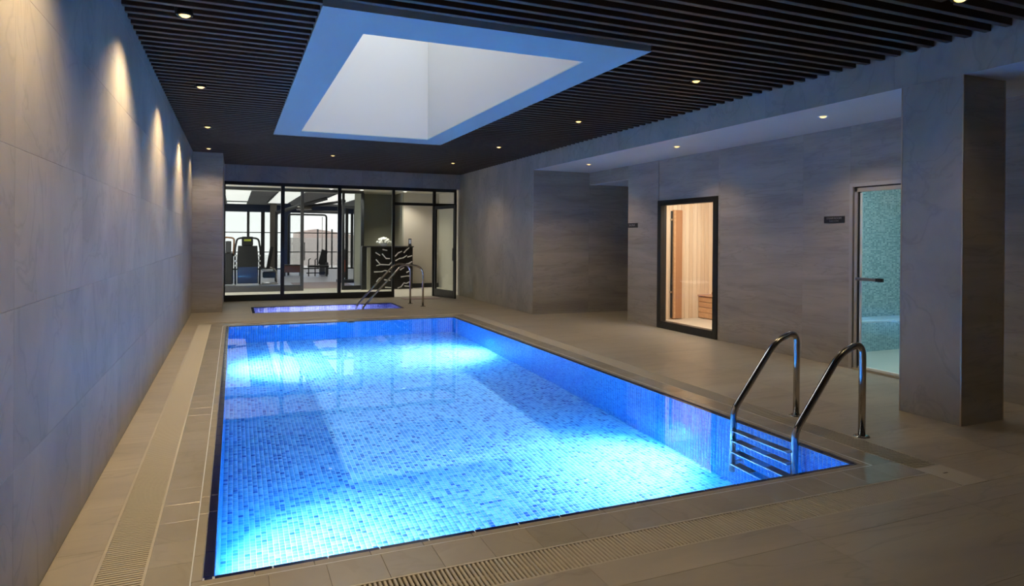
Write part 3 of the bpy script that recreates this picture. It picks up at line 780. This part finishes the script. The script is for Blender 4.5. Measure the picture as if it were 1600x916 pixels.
# ------------------------------------------------------------------ gym
b = MB().box(-2.4, 8.0, 19.9, 32.3, -.02, 0)
fg = struct('floor_gym', b, M_gymfloor, 'grey blue gym floor beyond the corridor', 'floor')
b = MB().box(1.7, 3.4, 19.9, 22.6, 0, .004); b.build('carpet', M_rug, fg)
b = MB().box(-2.4, 8.0, YG + .08, 32.3, 2.95, 3.1)
struct('ceiling_gym', b, mat('gym_ceiling', (.16, .15, .14), .7), 'dark gym ceiling with glowing light panels', 'ceiling')
struct('wall_gym', MB().box(-2.5, -2.4, YG, 32.3, 0, 3.0).box(7.9, 8.0, 20.6, 32.3, 0, 3.0), M_darkgrey, 'dark side walls of the gym')
for (x0, x1, y0, y1, l) in ((-.28, .48, 21.0, 28.4, 'glowing rectangular gym ceiling panel at left above the exercise machine'), (1.29, 2.07, 20.9, 29.5, 'glowing rectangular gym ceiling panel behind the first glazing mullion'), (3.1, 4.15, 21.5, 29.0, 'glowing rectangular gym ceiling panel at right above the bench'), (-.28, .48, 29.0, 31.0, 'short glowing gym ceiling panel beside the far windows')):
    t = thing('light_panel', ((x0 + x1) / 2, (y0 + y1) / 2, 2.95), l, 'light', 'gym ceiling panels')
    a, c = (x1 - x0) / 2, (y1 - y0) / 2
    MB().box(-a, a, -c, c, -.03, -.001).build('diffuser', M_emit_white, t)
    b = MB()
    for q in rect_minus((-a - .03, a + .03, -c - .03, c + .03), (-a, a, -c, c)): b.box(*q, -.045, -.001)
    b.build('frame', M_darkgrey, t)
gw = thing('window_4', (0, 32, 0), 'gym window wall with black glazing bars and white daylight', 'window', kind='structure')
MB().box(-2.4, 7.9, 0, .15, 2.62, 2.95).build('head', M_navy, gw)
MB().box(-2.4, 7.9, 0, .1, 0, .06).build('sill', M_frame, gw)
for z in (.80, 1.69): MB().box(-2.4, 7.9, 0, .06, z - .02, z + .02).build('glazing_bar', M_frame, gw)
for x, w in ((-1.2, .1), (.58, .11), (1.20, .16), (2.9, .05), (5.2, .12), (6.5, .1)): MB().box(x - w / 2, x + w / 2, -.01, .08, 0, 2.62).build('mullion', M_frame, gw)
xs = [-2.4, -1.2, .58, 1.20, 2.9, 5.2, 6.5, 7.9]
for x0, x1 in zip(xs[:-1], xs[1:]): MB().box(x0 + .02, x1 - .02, .03, .036, .06, 2.62).build('pane', M_glass_dimmed, gw)
tag(MB().bbox(2.0, 2.26, 30.2, 30.5, 0, 2.95, .01).build('column', M_navy), 'square navy column in the gym beside the cable frame', 'column')
tag(MB().bbox(1.40, 1.66, 29.6, 29.9, 0, 2.95, .01).build('column', mat('brown_column', (.12, .10, .08), .6)), 'dark brown column in the gym behind the exercise machine', 'column')
# outside
tag(MB().box(-8, 14, 32.3, 60, -.3, -.05).build('terrace', M_ground), 'pale terrace outside the gym windows', 'ground', kind='structure')
fn = thing('fence', (4, 36, 0), 'pale board fence outside the gym windows', 'fence')
me = MB().box(-.055, .055, 0, .02, 0, 1.46).mesh('board', M_fence)
for k in range(30): inst('board', me, fn, (-1.4 + k * .12, 0, 0))
MB().box(-1.5, 2.2, .02, .06, .3, .38).box(-1.5, 2.2, .02, .06, 1.1, 1.18).build('rail', M_fence, fn)
me = MB().cyl((0, 0, -.05), (0, 0, 1.9), .04, 10).mesh('post', M_frame)
for x, l in ((3.84, 'thin dark post outside the gym windows, left of the pair'), (4.53, 'thin dark post outside the gym windows, right of the pair')):
    o = bpy.data.objects.new('post', me); C.objects.link(o); o.location = (x, 34, 0); tag(o, l, 'post', 'posts on the terrace')
b = MB().prism([(3.3, -.05), (3.3, 1.75), (4.2, 1.95), (6.5, 1.60), (6.5, -.05)], 'Y', 38, 42)
tag(b.build('house', mat('house', (.62, .5, .46), .8)), 'low pale pinkish roof rising behind the fence', 'building')

# exercise machine seen from behind
def T(t, b, name, m): return b.build(name, m, t)
em = thing('exercise_machine', (.38, 21.5, 0), 'black gym machine with tall back panel and looped handles', 'gym machine')
T(em, MB().prism([(-.29, .08), (.29, .08), (.30, .80), (.27, 1.22), (-.27, 1.22), (-.30, .80)], 'Y', -.12, .12), 'back_panel', M_black)
T(em, MB().bbox(-.27, .27, -.14, -.118, .10, .58, .006), 'pool_reflection', M_navy)  # navy sheet: the pool's blue reflection in the glazing put in as colour
T(em, MB().bbox(-.17, .15, -.06, .06, 1.22, 1.50, .02), 'console', M_black)
T(em, MB().bbox(-.11, .09, -.066, -.058, 1.36, 1.42, .002), 'label_strip', M_yellow)
for s in (-1, 1):
    T(em, MB().tube(smooth([(s * .34, 0, .05), (s * .36, 0, 1.1), (s * .30, 0, 1.44), (s * .12, 0, 1.46)], (.1, .12)), .028, 10), 'loop_handle', M_black)
    T(em, MB().bbox(s * .36 - .03, s * .36 + .03, -.05, .5, 0, .05, .01), 'foot', M_steel)
    for z in (.62, .76, .92): T(em, MB().ball((s * .335, -.06, z), .035, 8, 5), 'pivot_cap', M_plaster)
e2 = thing('exercise_machine', (-.12, 21.7, 0), 'black gym machine partly hidden by the far left stone pier', 'gym machine')
T(e2, MB().bbox(-.20, .10, -.1, .3, .05, 1.0, .03), 'base_unit', M_black)
T(e2, MB().tube(smooth([(.10, 0, .9), (.12, 0, 1.45), (-.15, 0, 1.48), (-.15, 0, .9)], (.08, .08)), .025, 10), 'loop_handle', M_orange)
T(e2, MB().bbox(-.12, .04, -.04, .04, 1.0, 1.36, .02), 'screen', M_darkgrey)
bk = thing('exercise_bike', (1.03, 22.1, 0), 'low gym machine with curved silver arm beside the tall machine', 'gym machine')
T(bk, MB().tube(smooth([(-.22, 0, .50), (.02, 0, .53), (.20, 0, .45), (.22, 0, .05)], (.1, .14)), .028, 10), 'arm', M_steel)
T(bk, MB().bbox(-.20, .20, -.06, .14, .20, .40, .03), 'seat_unit', M_black)
T(bk, MB().bbox(-.22, .10, -.15, .15, .42, .48, .02), 'seat', M_plaster)
T(bk, MB().prism([(-.10, .48), (.0, .50), (.12, 1.18), (.02, 1.20)], 'Y', -.1, .1), 'backrest', M_black)
T(bk, MB().bbox(-.24, .24, -.2, .2, 0, .05, .01), 'base', M_steel)
# cable frame and bench
cf = thing('cable_station', (2.7, 27, 0), 'tall black tube frame with rounded corner in the gym', 'gym machine')
T(cf, MB().tube(smooth([(.68, 0, 0), (.68, 0, 2.38), (-.75, 0, 2.38), (-.75, 0, 0)], (.12, .12)), .035, 10), 'frame_tube', M_black)
T(cf, MB().cyl((.52, 0, .2), (.52, 0, 2.3), .012, 8), 'guide_rod', M_steel)
T(cf, MB().bbox(.42, .76, -.1, .1, 0, .5, .02), 'weight_stack', M_darkgrey)
T(cf, MB().prism([(.36, .45), (.62, .40), (.72, .95), (.50, 1.02)], 'Y', -.12, .0), 'pad', M_black)
wbn = thing('weight_bench', (2.75, 26.2, 0), 'low flat gym bench with two short uprights before the windows', 'bench')
T(wbn, MB().bbox(-.15, .62, -.15, .15, .34, .42, .02), 'pad', M_black)
for x in (-.12, .12): T(wbn, MB().tube([(x, 0, 0), (x, 0, .62), (x + .07, 0, .68)], .02, 8), 'upright', M_black)
T(wbn, MB().bbox(-.2, .6, -.02, .02, .10, .14, .005), 'crossbar', M_black)
T(wbn, MB().bbox(.5, .56, -.2, .2, 0, .34, .005), 'leg', M_black)
b2 = thing('storage_bench', (2.05, 26.6, 0), 'low dark gym box with reddish front beside the navy column', 'bench')
T(b2, MB().bbox(-.30, .34, -.2, .2, .14, .40, .01), 'box', mat('red_brown', (.16, .07, .05), .6))
T(b2, MB().bbox(-.28, -.24, -.2, .2, 0, .14, .003), 'leg', M_black); T(b2, MB().bbox(.28, .32, -.2, .2, 0, .14, .003), 'leg', M_black)
T(b2, MB().bbox(-.32, .36, -.22, .22, .40, .43, .005), 'lid', M_black)
rg = thing('training_rig', (2.2, 23.4, 0), 'black overhead training rig crossing below the gym ceiling', 'gym machine')
T(rg, MB().tube([(-.9, 0, 2.30), (-.1, .0, 2.58), (.75, 0, 2.84)], .06, 8), 'beam', M_darkgrey)
T(rg, MB().tube(smooth([(-.2, .2, 2.50), (.5, .2, 2.62), (1.4, .2, 2.78)], (.3,)), .045, 8), 'beam', M_black)
T(rg, MB().tube([(-.1, .1, 2.45), (.2, .1, 2.38), (1.3, .1, 2.36)], .05, 8), 'beam', M_darkgrey)
T(rg, MB().bbox(-.25, .25, -.1, .2, 2.42, 2.54, .03), 'joint_block', M_steel)
T(rg, MB().cyl((-.9, 0, 0), (-.9, 0, 2.34), .045, 10), 'upright', M_black)
T(rg, MB().cyl((1.3, .1, 0), (1.3, .1, 2.84), .05, 10), 'upright', M_black)
cm = thing('cable_machine', (3.45, 22.3, 0), 'tall black cable machine behind the third glazing bay', 'gym machine')
for x in (-.22, .0, .28): T(cm, MB().bbox(x - .045, x + .045, -.05, .05, 0, 2.55, .01), 'upright', M_black)
T(cm, MB().bbox(-.26, .34, -.06, .06, 2.45, 2.56, .01), 'top_beam', M_darkgrey)
T(cm, MB().bbox(-.18, -.04, -.04, .04, .15, 1.1, .01), 'weight_stack', M_darkgrey)
T(cm, MB().bbox(-.17, -.05, -.06, -.04, .35, .75, .004), 'guard', mat('red_guard', (.35, .08, .05), .5))
T(cm, MB().cyl((-.11, -.02, 1.1), (-.11, -.02, 2.45), .01, 8), 'guide_rod', M_steel)
T(cm, MB().bbox(-.30, .45, -.25, .25, 0, .10, .02), 'base', M_black)

# ------------------------------------------------------------------ marble desk
YD = 18.9
dk = thing('reception_desk', (4.1, YD, 0), 'tall black marble desk with jagged white veins', 'desk')
T(dk, MB().bbox(-.50, .73, 0, .32, 0, 1.22, .004), 'marble_front', mat('black_marble', (.014, .013, .013), .25))
T(dk, MB().bbox(-.74, .76, -.02, .34, 1.22, 1.255, .004), 'top', M_black)
T(dk, MB().bbox(-.60, -.50, .02, .31, 0, 1.22, .003), 'end_panel', M_olive)
T(dk, MB().bbox(-.74, -.60, .05, .32, 0, 1.22, .003), 'side_cabinet', M_frame)
S = 15.1 * .93 / 1027      # metres per pixel on the desk front
veins = [[(335, 165), (380, 195)], [(410, 130), (455, 140)], [(405, 180), (445, 230), (485, 232)], [(340, 245), (385, 298), (345, 310)], [(385, 298), (480, 302), (505, 272)],
         [(320, 380), (400, 378), (435, 365), (490, 380)], [(345, 490), (370, 455), (410, 440)], [(430, 470), (490, 478)], [(545, 205), (575, 170), (615, 150)], [(550, 255), (590, 232), (630, 225), (670, 198)],
         [(640, 165), (665, 135), (695, 110)], [(680, 215), (728, 200)], [(650, 300), (700, 285), (728, 268)], [(610, 440), (680, 430), (705, 432)], [(575, 565), (610, 552), (640, 510), (670, 515), (705, 495)],
         [(670, 390), (705, 372)], [(650, 545), (705, 550)], [(600, 360), (640, 335)], [(440, 555), (500, 560)]]
b = MB()
for vv in veins:
    pts = []
    for (px, py) in vv:
        X = 4.1 - .475 + (px - 290) / (735 - 290) * 1.2 - 4.1
        Z = 1.22 - (py - 105) / (572 - 105) * 1.20
        pts.append((X, 0, Z))
    for p, q in zip(pts[:-1], pts[1:]):
        d = Vector((q[0] - p[0], 0, q[2] - p[2])); n = Vector((-d.z, 0, d.x)).normalized() * .017
        e = d.normalized() * .008
        b.prism([(p[0] + n.x - e.x, p[2] + n.z - e.z), (p[0] - n.x - e.x, p[2] - n.z - e.z), (q[0] - n.x * .7 + e.x, q[2] - n.z * .7 + e.z), (q[0] + n.x * .7 + e.x, q[2] + n.z * .7 + e.z)], 'Y', -.002, .001)
T(dk, b, 'veining', M_vein)
fl = thing('flower_arrangement', (4.0, YD + .15, 1.255), 'round bunch of white flowers on the marble desk', 'flowers')
T(fl, MB().lathe([(0, .0), (.07, 0), (.10, .04), (.11, .08), (.10, .08), (.0, .05)], (0, 0, 0), 16), 'bowl', M_plaster)
b = MB()
for k in range(70):
    th = random.uniform(0, 2 * PI); ph = random.uniform(0, 1.5); r = .17
    b.ball((r * math.sin(ph) * math.cos(th) * 1.15, r * math.sin(ph) * math.sin(th) * .7, .08 + .15 * math.cos(ph)), random.uniform(.035, .05), 6, 4, (1, 1, .75))
T(fl, b, 'blossoms', M_petal)
ph = thing('desk_phone', (4.78, YD + .15, 1.255), 'small upright dark device standing on the desk end', 'device')
T(ph, MB().bbox(-.045, .045, -.01, .012, .03, .22, .006), 'body', M_black)
T(ph, MB().bbox(-.032, .032, -.013, -.009, .07, .19, .001), 'screen', mat('screen', (.2, .22, .26), .2, emit=(.5, .55, .65), es=.35))
T(ph, MB().bbox(-.05, .05, -.03, .04, 0, .03, .006), 'stand', M_black)

# ------------------------------------------------------------------ sauna window and room
sw = thing('window_5', (XR2, (SA[0] + SA[1]) / 2, 0), 'floor standing black framed sauna window in the recess wall', 'window', kind='structure')
def SWB(y0, y1, z0, z1, name, m=M_frame, x0=-.02, x1=.10):
    yc = (SA[0] + SA[1]) / 2; MB().bbox(x0, x1, y0 - yc, y1 - yc, z0, z1, .003).build(name, m, sw)
SWB(SA[0], SA[0] + .10, 0, SA[3], 'jamb'); SWB(SA[1] - .10, SA[1], 0, SA[3], 'jamb')
SWB(SA[0] + .10, SA[1] - .10, SA[3] - .085, SA[3], 'head'); SWB(SA[0] + .10, SA[1] - .10, 0, .12, 'bottom_rail')
yc = (SA[0] + SA[1]) / 2
MB().box(.04, .048, SA[0] + .1 - yc, SA[1] - .1 - yc, .12, SA[3] - .085).build('pane', M_glass, sw)
YS = 10.24
XI = XR2 + .17
ws = struct('wall_sauna', MB().box(XI, 9.3, YS, YS + .05, 0, 2.4).box(9.25, 9.3, 7.3, YS, 0, 2.4).box(XI, 9.3, 7.25, 7.3, 0, 2.4).box(XI - .02, XI, 7.3, SA[0], 0, 2.4).box(XI - .02, XI, SA[1], YS, 0, 2.4).box(XI - .02, XI, SA[0], SA[1], 2.2, 2.4), M_wood, 'pale timber boarding inside the sauna')
me = MB().bbox(-.044, .044, -.012, 0, 0, 2.3, .004).mesh('board', M_wood)
x = XI + .05
while x < 9.2:
    inst('board', me, ws, (x, YS, 0)); x += .093
me = MB().bbox(-.012, 0, -.044, .044, 0, 2.3, .004).mesh('board', M_wood)
y = 7.36
while y < YS - .03: inst('board', me, ws, (9.25, y, 0)); y += .093
struct('ceiling_sauna', MB().box(XI - .02, 9.3, 7.25, YS + .05, 2.3, 2.4), M_wood, 'pale timber ceiling of the sauna', 'ceiling')
struct('floor_sauna', MB().box(XI - .16, 9.3, 7.25, YS, -.03, .004), mat('sauna_floor', (.62, .55, .45), .5), 'pale floor of the sauna', 'floor')
sd = thing('door_2', (7.6, YS - .012, 0), 'sauna door post of reddish wood with a long black pull bar', 'door', kind='structure')
MB().bbox(.02, .19, -.06, 0, .02, 2.06, .006).build('post', M_orange, sd)
MB().bbox(-.01, .03, -.075, 0, .02, 2.06, .004).build('post_edge', M_bench, sd)
MB().bbox(-.055, -.02, -.05, -.02, .03, 2.04, .006).build('pull_bar', M_black, sd)
for z in (.5, 1.86): MB().bbox(-.058, -.017, -.055, -.0, z, z + .035, .003).build('bracket', M_steel, sd)
sb = thing('sauna_bench', (8.21, 9.2, 0), 'slatted wooden sauna bench seen through the sauna window', 'bench')
for k in range(4): MB().bbox(0, .025, -1.2, 1.02, .02 + k * .102, .115 + k * .102, .004).build('front_slat', M_bench, sb)
for k in range(7): MB().bbox(-.02 + k * .13, .10 + k * .13, -1.2, 1.02, .43, .455, .004).build('seat_slat', M_bench, sb)
MB().bbox(.03, .9, -1.15, -1.05, .0, .43, .004).build('support', M_bench, sb); MB().bbox(.03, .9, .9, 1.0, .0, .43, .004).build('support', M_bench, sb)
MB().cyl((.08, .1, .50), (.08, .7, .50), .035, 10).build('head_roll', M_bench, sb)
light('sauna_lamp', 'AREA', (6.93, 8.7, 2.24), 62, (1.0, .93, .84), (8.3, 8.7, 1.0), shape='RECTANGLE', size=1.6, size_y=.10)

# signs
def sign(name, label, y0, y1, z0, z1, lines):
    t = thing(name, (XR2, (y0 + y1) / 2, (z0 + z1) / 2), label, 'sign')
    MB().bbox(-.008, 0, -(y1 - y0) / 2, (y1 - y0) / 2, -(z1 - z0) / 2, (z1 - z0) / 2, .001).build('plate', M_black, t)
    for s_, size, dy, dz in lines:
        cu = bpy.data.curves.new('lettering', 'FONT'); cu.body = s_; cu.size = size; cu.align_x = 'CENTER'; cu.align_y = 'CENTER'; cu.extrude = .0006
        tmp = bpy.data.objects.new('lettering_tmp', cu); C.objects.link(tmp)
        bpy.context.view_layer.update()
        me = bpy.data.meshes.new_from_object(tmp.evaluated_get(bpy.context.evaluated_depsgraph_get()))
        me.materials.clear(); me.materials.append(M_text)
        bpy.data.objects.remove(tmp)
        o = bpy.data.objects.new('lettering', me); C.objects.link(o); o.parent = t; o.location = (-.009, dy, dz); o.rotation_euler = (PI / 2, 0, -PI / 2)
sign('sauna_sign', 'small black sign plate by the passage corner left of the sauna', 10.03, 10.345, 1.716, 1.798, [('SAUNA', .062, .02, 0)])
sign('steam_room_sign', 'black sign plate on the stone wall left of the steam door', 5.67, 5.965, 1.718, 1.800, [('STEAM ROOM', .034, .0, .014), ('PLEASE SHOWER', .018, .0, -.018)])

# ------------------------------------------------------------------ steam room and door
sd2 = thing('door_3', (XR2, ST[1], 0), 'grey framed glass door of the teal steam room', 'door', kind='structure')
def D(y0, y1, z0, z1, name, m, x0, x1): return MB().bbox(x0, x1, -y1, -y0, z0, z1, .002).build(name, m, sd2)
wd = ST[1] - ST[0]
D(0, .045, 0, ST[3], 'jamb', M_grey_frame, -.012, .10); D(wd - .045, wd, 0, ST[3], 'jamb', M_grey_frame, -.012, .10); D(.045, wd - .045, ST[3] - .045, ST[3], 'head', M_grey_frame, -.012, .10)
D(.045, .06, 0, ST[3] - .045, 'dark_strip', M_black, .02, .10); D(.045, wd - .045, ST[3] - .06, ST[3] - .045, 'dark_strip', M_black, .02, .10)  # solid black strips between outer frame and door leaf
D(.06, .10, 0, ST[3] - .06, 'leaf_stile', M_grey_frame, .0, .06); D(.06, wd - .06, ST[3] - .105, ST[3] - .06, 'leaf_head', M_grey_frame, .0, .06)
D(.10, .115, .03, ST[3] - .105, 'seal', M_frame, .01, .05)
D(.12, .15, .05, ST[3] - .115, 'polished_edge', mat('polished_edge', (.75, .80, .78), .2), .018, .030)
D(.15, wd - .06, .05, ST[3] - .105, 'pane', M_glass_steam, .02, .028)
D(.06, wd - .045, 0, .018, 'threshold', M_trim, -.02, .10); D(.12, wd - .06, .022, .048, 'bottom_rail', mat('bright_rail', (.85, .85, .82), .3), .0, .04)
MB().bbox(-.055, -.03, -.44, -.12, 1.045, 1.08, .004).build('handle', M_steel, sd2); MB().bbox(-.058, -.028, -.47, -.38, 1.042, 1.083, .004).build('handle_tip', M_black, sd2)
MB().cyl((-.045, -.15, 1.062), (.02, -.15, 1.062), .01, 8).build('handle_stay', M_steel, sd2); MB().cyl((-.045, -.42, 1.062), (.02, -.42, 1.062), .01, 8).build('handle_stay', M_steel, sd2)
YW = 6.64
M_stg = mat('steam_grout', (.55, .62, .62), .7)
wst = struct('wall_steam', MB().box(XI, 10.2, YW, YW + .1, 0, 2.5).box(10.1, 10.2, 3.6, YW, 0, 2.5).box(XI, 10.2, 3.5, 3.6, 0, 2.5), M_stg, 'teal mosaic walls of the steam room')
ns = int((10.1 - XI) / .036)
mosaic_mesh('wall_mosaic', (XI, YW, .0), (1, 0, 0), (0, 0, 1), (0, -1, 0), ns, 110, (10.1 - XI) / ns, .0205, .004, .003, M_mos_st, un, wst)
mosaic_mesh('wall_mosaic', (10.1, 3.6, .0), (0, 1, 0), (0, 0, 1), (-1, 0, 0), 84, 110, .036, .0205, .004, .003, M_mos_st, un, wst)
struct('ceiling_steam', MB().box(XI - .01, 10.2, 3.5, YW, 2.28, 2.4), mat('steam_ceiling', (.30, .48, .52), .5), 'teal ceiling of the steam room', 'ceiling')
struct('floor_steam', MB().box(XI - .16, 10.2, 3.5, YW, -.03, .005), mat('steam_floor', (.58, .60, .54), .5), 'pale floor of the steam room', 'floor')
sbn = thing('steam_bench', (8.0, 6.32, 0), 'teal mosaic bench along the steam room wall', 'bench')
MB().box(XI - 8.0, 2.1, .0, .31, 0, .40).build('base', M_stg, sbn)
mosaic_mesh('front_mosaic', (XI, 6.32, .0), (1, 0, 0), (0, 0, 1), (0, -1, 0), ns, 19, (10.1 - XI) / ns, .0205, .004, .003, M_mos_st, lambda n: rng.rand(n) * .7, sbn, (8.0, 6.32, 0))
MB().bbox(XI - 8.0, 2.1, -.012, .31, .40, .425, .006).build('seat', mat('steam_seat', (.55, .70, .72), .35), sbn)
light('steam_lamp', 'AREA', (6.95, 5.0, 2.24), 38, (.82, .96, 1.0), (8.3, 5.0, .9), shape='RECTANGLE', size=1.4, size_y=.10)

# the underwater lamps reach walls and ceiling through the flat water surface
for o in bpy.data.objects:
    if o.type == 'LIGHT' and o.name.startswith('underwater_lamp') and o.location.y < 12: o.data.cycles.is_caustics_light = True
for t in (wl, wr, wb, wc, we, pier, col, sky, ceil, bpy.data.objects['ceiling_recess']):
    for o in [t] + list(t.children): o.cycles.is_caustics_receiver = True
